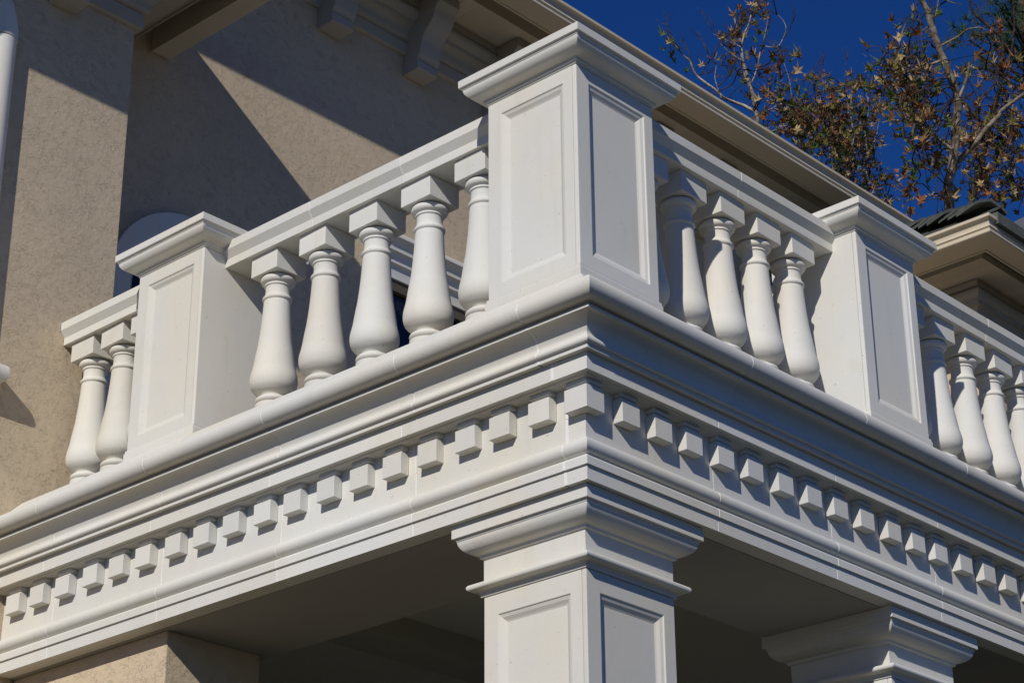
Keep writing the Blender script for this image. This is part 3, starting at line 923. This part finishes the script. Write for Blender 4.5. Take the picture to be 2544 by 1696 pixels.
# tree with a slim white stem, left
build_tree('slender_tree', 'slender white-stemmed tree with sparse brown leaves rising beside the long gutter', 'tree', 60, BARK_PALE,
    [(zl([(655, 900), (635, 700), (620, 600), (590, 480), (555, 360), (540, 262), (522, 175), (500, 100), (468, 40)]), 0.17, 0.03),
     (zl([(540, 262), (562, 180), (582, 140), (602, 60), (615, -30)]), 0.07, 0.03),
     (zl([(612, 620), (545, 585), (450, 550), (395, 500), (292, 420), (255, 340), (222, 312), (172, 250), (130, 190)], -0.5), 0.11, 0.015),
     (zl([(592, 480), (630, 380), (645, 300), (662, 240), (682, 150), (692, 80)], 0.5), 0.055, 0.015),
     (zl([(655, 255), (720, 265), (755, 250), (790, 165), (770, 110), (738, 80)], 0.6), 0.04, 0.012),
     (zl([(538, 262), (480, 235), (440, 215), (385, 190)], -0.3), 0.035, 0.01),
     (zl([(550, 340), (500, 310), (440, 260), (420, 230)], -0.6), 0.035, 0.01),
     (zl([(430, 545), (395, 440), (400, 360), (350, 310)], -0.6), 0.035, 0.01),
     (zl([(625, 640), (700, 610), (760, 580), (850, 560), (900, 590)], 0.4), 0.04, 0.012),
     (zl([(640, 760), (760, 715), (870, 700)], 0.4), 0.035, 0.012),
     (zl([(830, 620), (820, 520), (805, 430), (770, 330)], 0.8), 0.03, 0.012)],
    [cl(600, 20, 22, 18, 24), cl(605, 55, 14, 12, 14), cl(420, 190, 14, 22, 14), cl(530, 150, 20, 22, 16), cl(640, 190, 12, 22, 8), cl(590, 300, 14, 14, 9), cl(500, 300, 10, 12, 5),
     cl(450, 330, 8, 14, 5), cl(335, 370, 16, 12, 8), cl(520, 410, 28, 18, 14), cl(765, 265, 22, 30, 18), cl(762, 330, 22, 24, 20), cl(740, 400, 18, 30, 16), cl(660, 400, 20, 14, 12),
     cl(690, 445, 18, 22, 12), cl(150, 262, 18, 16, 10), cl(470, 550, 10, 14, 6), cl(690, 520, 30, 22, 16), cl(760, 550, 30, 20, 22), cl(840, 580, 40, 30, 30),
     cl(800, 680, 60, 60, 70), cl(720, 650, 60, 50, 30), cl(920, 640, 60, 40, 50), cl(560, 640, 40, 20, 10)],
    0.25, (5, 2.2, 4, 3, 1.2), 11, 46, 0.48, 0.62)

# bushy tree in the middle, further off
build_tree('bushy_tree', 'bushy tree with dense small green and brown leaves in the middle of the skyline', 'tree', 66, BARK_PALE,
    [(zl([(1150, 1250), (1148, 1050), (1145, 900), (1165, 760), (1150, 620), (1160, 480)]), 0.14, 0.02),
     (zl([(1245, 1200), (1240, 960), (1250, 860), (1290, 770), (1310, 660)], 0.5), 0.09, 0.02),
     (zl([(985, 940), (1030, 880), (1045, 800), (1010, 700), (985, 600)], -0.6), 0.06, 0.015),
     (zl([(1145, 900), (1080, 800), (1060, 680), (1040, 520)], 0.4), 0.05, 0.015),
     (zl([(1250, 870), (1230, 740), (1250, 600), (1230, 470)], -0.4), 0.05, 0.015)],
    [cl(960, 470, 26, 28, 26), cl(1050, 455, 24, 26, 26), cl(1160, 500, 30, 40, 44), cl(1230, 470, 30, 40, 44), cl(930, 600, 60, 40, 90), cl(1020, 660, 60, 60, 170), cl(1120, 610, 60, 60, 150),
     cl(1220, 640, 50, 60, 120), cl(980, 770, 80, 60, 200), cl(1090, 800, 70, 70, 220), cl(1200, 790, 60, 70, 150), cl(900, 830, 50, 40, 70), cl(1000, 900, 60, 50, 110),
     cl(1110, 940, 60, 60, 120), cl(1250, 900, 40, 60, 50), cl(1270, 1030, 60, 40, 60), cl(1180, 1040, 50, 30, 50), cl(1370, 1020, 30, 40, 26), cl(1330, 1130, 60, 30, 50), cl(870, 700, 50, 40, 50)],
    0.215, (4.5, 2, 4, 4.5, 4), 23, 24, 0.5, 0.7)

# big mottled tree
build_tree('mottled_tree', 'large tree with thick mottled grey trunk and big curled brown leaves', 'tree', 46, BARK_GREY,
    [(zl([(1700, 1260), (1698, 1130), (1692, 1030), (1720, 900), (1735, 700), (1745, 540), (1702, 420), (1668, 330), (1642, 270), (1600, 140), (1572, 50), (1520, -40)]), 0.27, 0.13),
     (zl([(1742, 905), (1832, 810), (1900, 722), (1965, 655), (2005, 605), (2120, 520)], 0.4), 0.15, 0.09),
     (zl([(1755, 545), (1785, 470), (1805, 395), (1808, 350)], -0.3), 0.085, 0.06),
     (zl([(1712, 832), (1650, 782), (1560, 722), (1480, 685), (1390, 670), (1325, 685)], -0.5), 0.085, 0.03),
     (zl([(1665, 335), (1560, 372), (1480, 395), (1410, 418), (1330, 440), (1295, 445)], -0.4), 0.075, 0.02),
     (zl([(1640, 265), (1680, 240), (1745, 205), (1800, 165), (1870, 155), (1910, 175)], 0.3), 0.05, 0.025),
     (zl([(1600, 130), (1560, 165), (1500, 195), (1430, 205)], 0.2), 0.035, 0.012),
     (zl([(1590, 45), (1610, 100), (1630, 60), (1640, -20)], 0.1), 0.05, 0.03),
     (zl([(1330, 440), (1300, 400), (1280, 350), (1215, 300)], -0.4), 0.022, 0.008),
     (zl([(1480, 400), (1430, 330), (1420, 240), (1400, 160)], -0.4), 0.022, 0.008),
     (zl([(1720, 560), (1660, 500), (1590, 440), (1560, 400)], 0.6), 0.035, 0.015),
     (zl([(1640, -20), (1700, 10), (1770, 30)], 0.6), 0.04, 0.015)],
    [cl(1520, 95, 6, 10, 4), cl(1500, 175, 26, 22, 22), cl(1545, 235, 12, 24, 12), cl(1370, 285, 26, 26, 22), cl(1340, 330, 20, 16, 14), cl(1520, 320, 34, 22, 30), cl(1740, 320, 22, 16, 10),
     cl(1350, 410, 34, 26, 30), cl(1450, 400, 44, 30, 34), cl(1540, 390, 34, 28, 28), cl(1340, 500, 40, 34, 34), cl(1420, 520, 44, 34, 40), cl(1530, 480, 44, 34, 40), cl(1540, 560, 44, 34, 44),
     cl(1620, 480, 34, 30, 24), cl(1420, 600, 44, 30, 34), cl(1560, 650, 44, 40, 46), cl(1650, 600, 40, 40, 30), cl(1620, 720, 50, 40, 40), cl(1480, 800, 18, 30, 18), cl(1560, 790, 40, 40, 30),
     cl(1660, 820, 36, 40, 24), cl(1560, 880, 40, 40, 26), cl(1460, 1010, 14, 20, 14), cl(1480, 1090, 20, 20, 12), cl(1600, 990, 50, 40, 18), cl(1660, 1110, 30, 16, 14), cl(1800, 480, 30, 22, 8), cl(1850, 500, 16, 20, 6)],
    0.255, (5, 2, 4, 4, 2.5), 31, 30, 0.44, 0.55)

# dark-stemmed tree at the right
build_tree('dark_tree', 'dark-stemmed tree with rusty leaves at the right edge', 'tree', 50, BARK_DARK,
    [(zl([(1810, 1260), (1830, 1100), (1872, 960), (1902, 800), (1940, 640), (1978, 500), (1986, 400), (1996, 230), (1922, 150), (1832, 70), (1812, -20)]), 0.17, 0.06),
     (zl([(1770, 565), (1850, 650), (1950, 752), (2050, 832), (2125, 895)], 0.6), 0.12, 0.10),
     (zl([(1985, 420), (2030, 330), (2052, 250), (2062, 130), (2052, -10)], 0.4), 0.09, 0.05),
     (zl([(2050, 835), (2030, 950), (2080, 1040), (2100, 1120)], 0.3), 0.05, 0.02),
     (zl([(1940, 640), (1890, 700), (1850, 760)], -0.3), 0.04, 0.015),
     (zl([(1545, 1160), (1530, 1100), (1515, 1045)], 0.3), 0.08, 0.06),
     (zl([(1985, 420), (2060, 470), (2120, 480)], -0.4), 0.04, 0.02)],
    [cl(1900, 240, 20, 14, 6), cl(2080, 320, 26, 18, 12), cl(1910, 400, 28, 16, 16), cl(1950, 350, 24, 24, 12), cl(2060, 390, 40, 34, 34), cl(1960, 470, 26, 34, 24), cl(2080, 470, 34, 34, 30),
     cl(1800, 640, 30, 30, 20), cl(1880, 600, 30, 26, 14), cl(2020, 600, 44, 44, 60), cl(2090, 680, 30, 50, 60), cl(1960, 720, 44, 44, 60), cl(1860, 740, 40, 44, 44), cl(1800, 800, 40, 50, 44),
     cl(2000, 840, 50, 50, 70), cl(1900, 880, 50, 50, 60), cl(2080, 880, 36, 60, 50), cl(1820, 940, 44, 50, 44), cl(1960, 980, 50, 50, 50), cl(2060, 1020, 40, 50, 40), cl(1920, 1080, 44, 30, 30), cl(2090, 1120, 20, 40, 20), cl(1790, 1060, 40, 30, 20)],
    0.235, (5, 3.2, 4, 3, 1.5), 47, 30, 0.44, 0.5)

# pine tree, top right
def build_pine():
    D = 78
    rnd = random.Random(5)
    top_ = at_depth(2550, 40, D)
    root = Vector((top_.x, top_.y, GZ))
    th = thing('pine_tree', 'dark green pine with needle tufts at the top right corner', 'tree', tuple(root))
    tb = Tubes(); tb.add([root, root.lerp(top_, 0.5), top_, top_ + Vector((0, 0, 8))], 0.8, 0.12, 10); tb.build('trunk', BARK_DARK, th)
    nb = Tubes()
    v, f = [], []
    spots = [(2535, 10), (2510, 22), (2500, 40), (2530, 45), (2515, 60), (2540, 75), (2495, 10), (2485, 25), (2520, 90), (2540, 105), (2505, 108), (2535, 130), (2415, 85), (2430, 95), (2408, 100), (2445, 88), (2500, 130), (2540, 150), (2480, 120), (2425, 165), (2420, 172), (2520, -10), (2490, -15), (2545, 30)]
    for u, v_ in spots:
        p = at_depth(u, v_, D + rnd.uniform(-3, 3))
        s = top_ + Vector((0, 0, (p.z - top_.z) - rnd.uniform(0.3, 1.2)))
        nb.add([s, s.lerp(p, 0.5) + Vector((0, 0, 0.1)), p], 0.07, 0.03, 5)
        for t_ in range(5):
            q = p + Vector((rnd.gauss(0, .35), rnd.gauss(0, .35), rnd.gauss(0, .25)))
            for n in range(34):
                d = Vector((rnd.gauss(0, 1), rnd.gauss(0, 1), rnd.gauss(0.35, 0.8))).normalized() * rnd.uniform(0.35, 0.62)
                sdv = d.orthogonal().normalized() * 0.012
                i = len(v)
                v += [tuple(q - sdv), tuple(q + sdv), tuple(q + d)]
                f.append((i, i + 1, i + 2))
    tag(nb.build('branches', BARK_DARK, th), kind='stuff')
    tag(link('needles', make_mesh('needles', v, f, NEEDLE, recalc=False), th), kind='stuff')
build_pine()
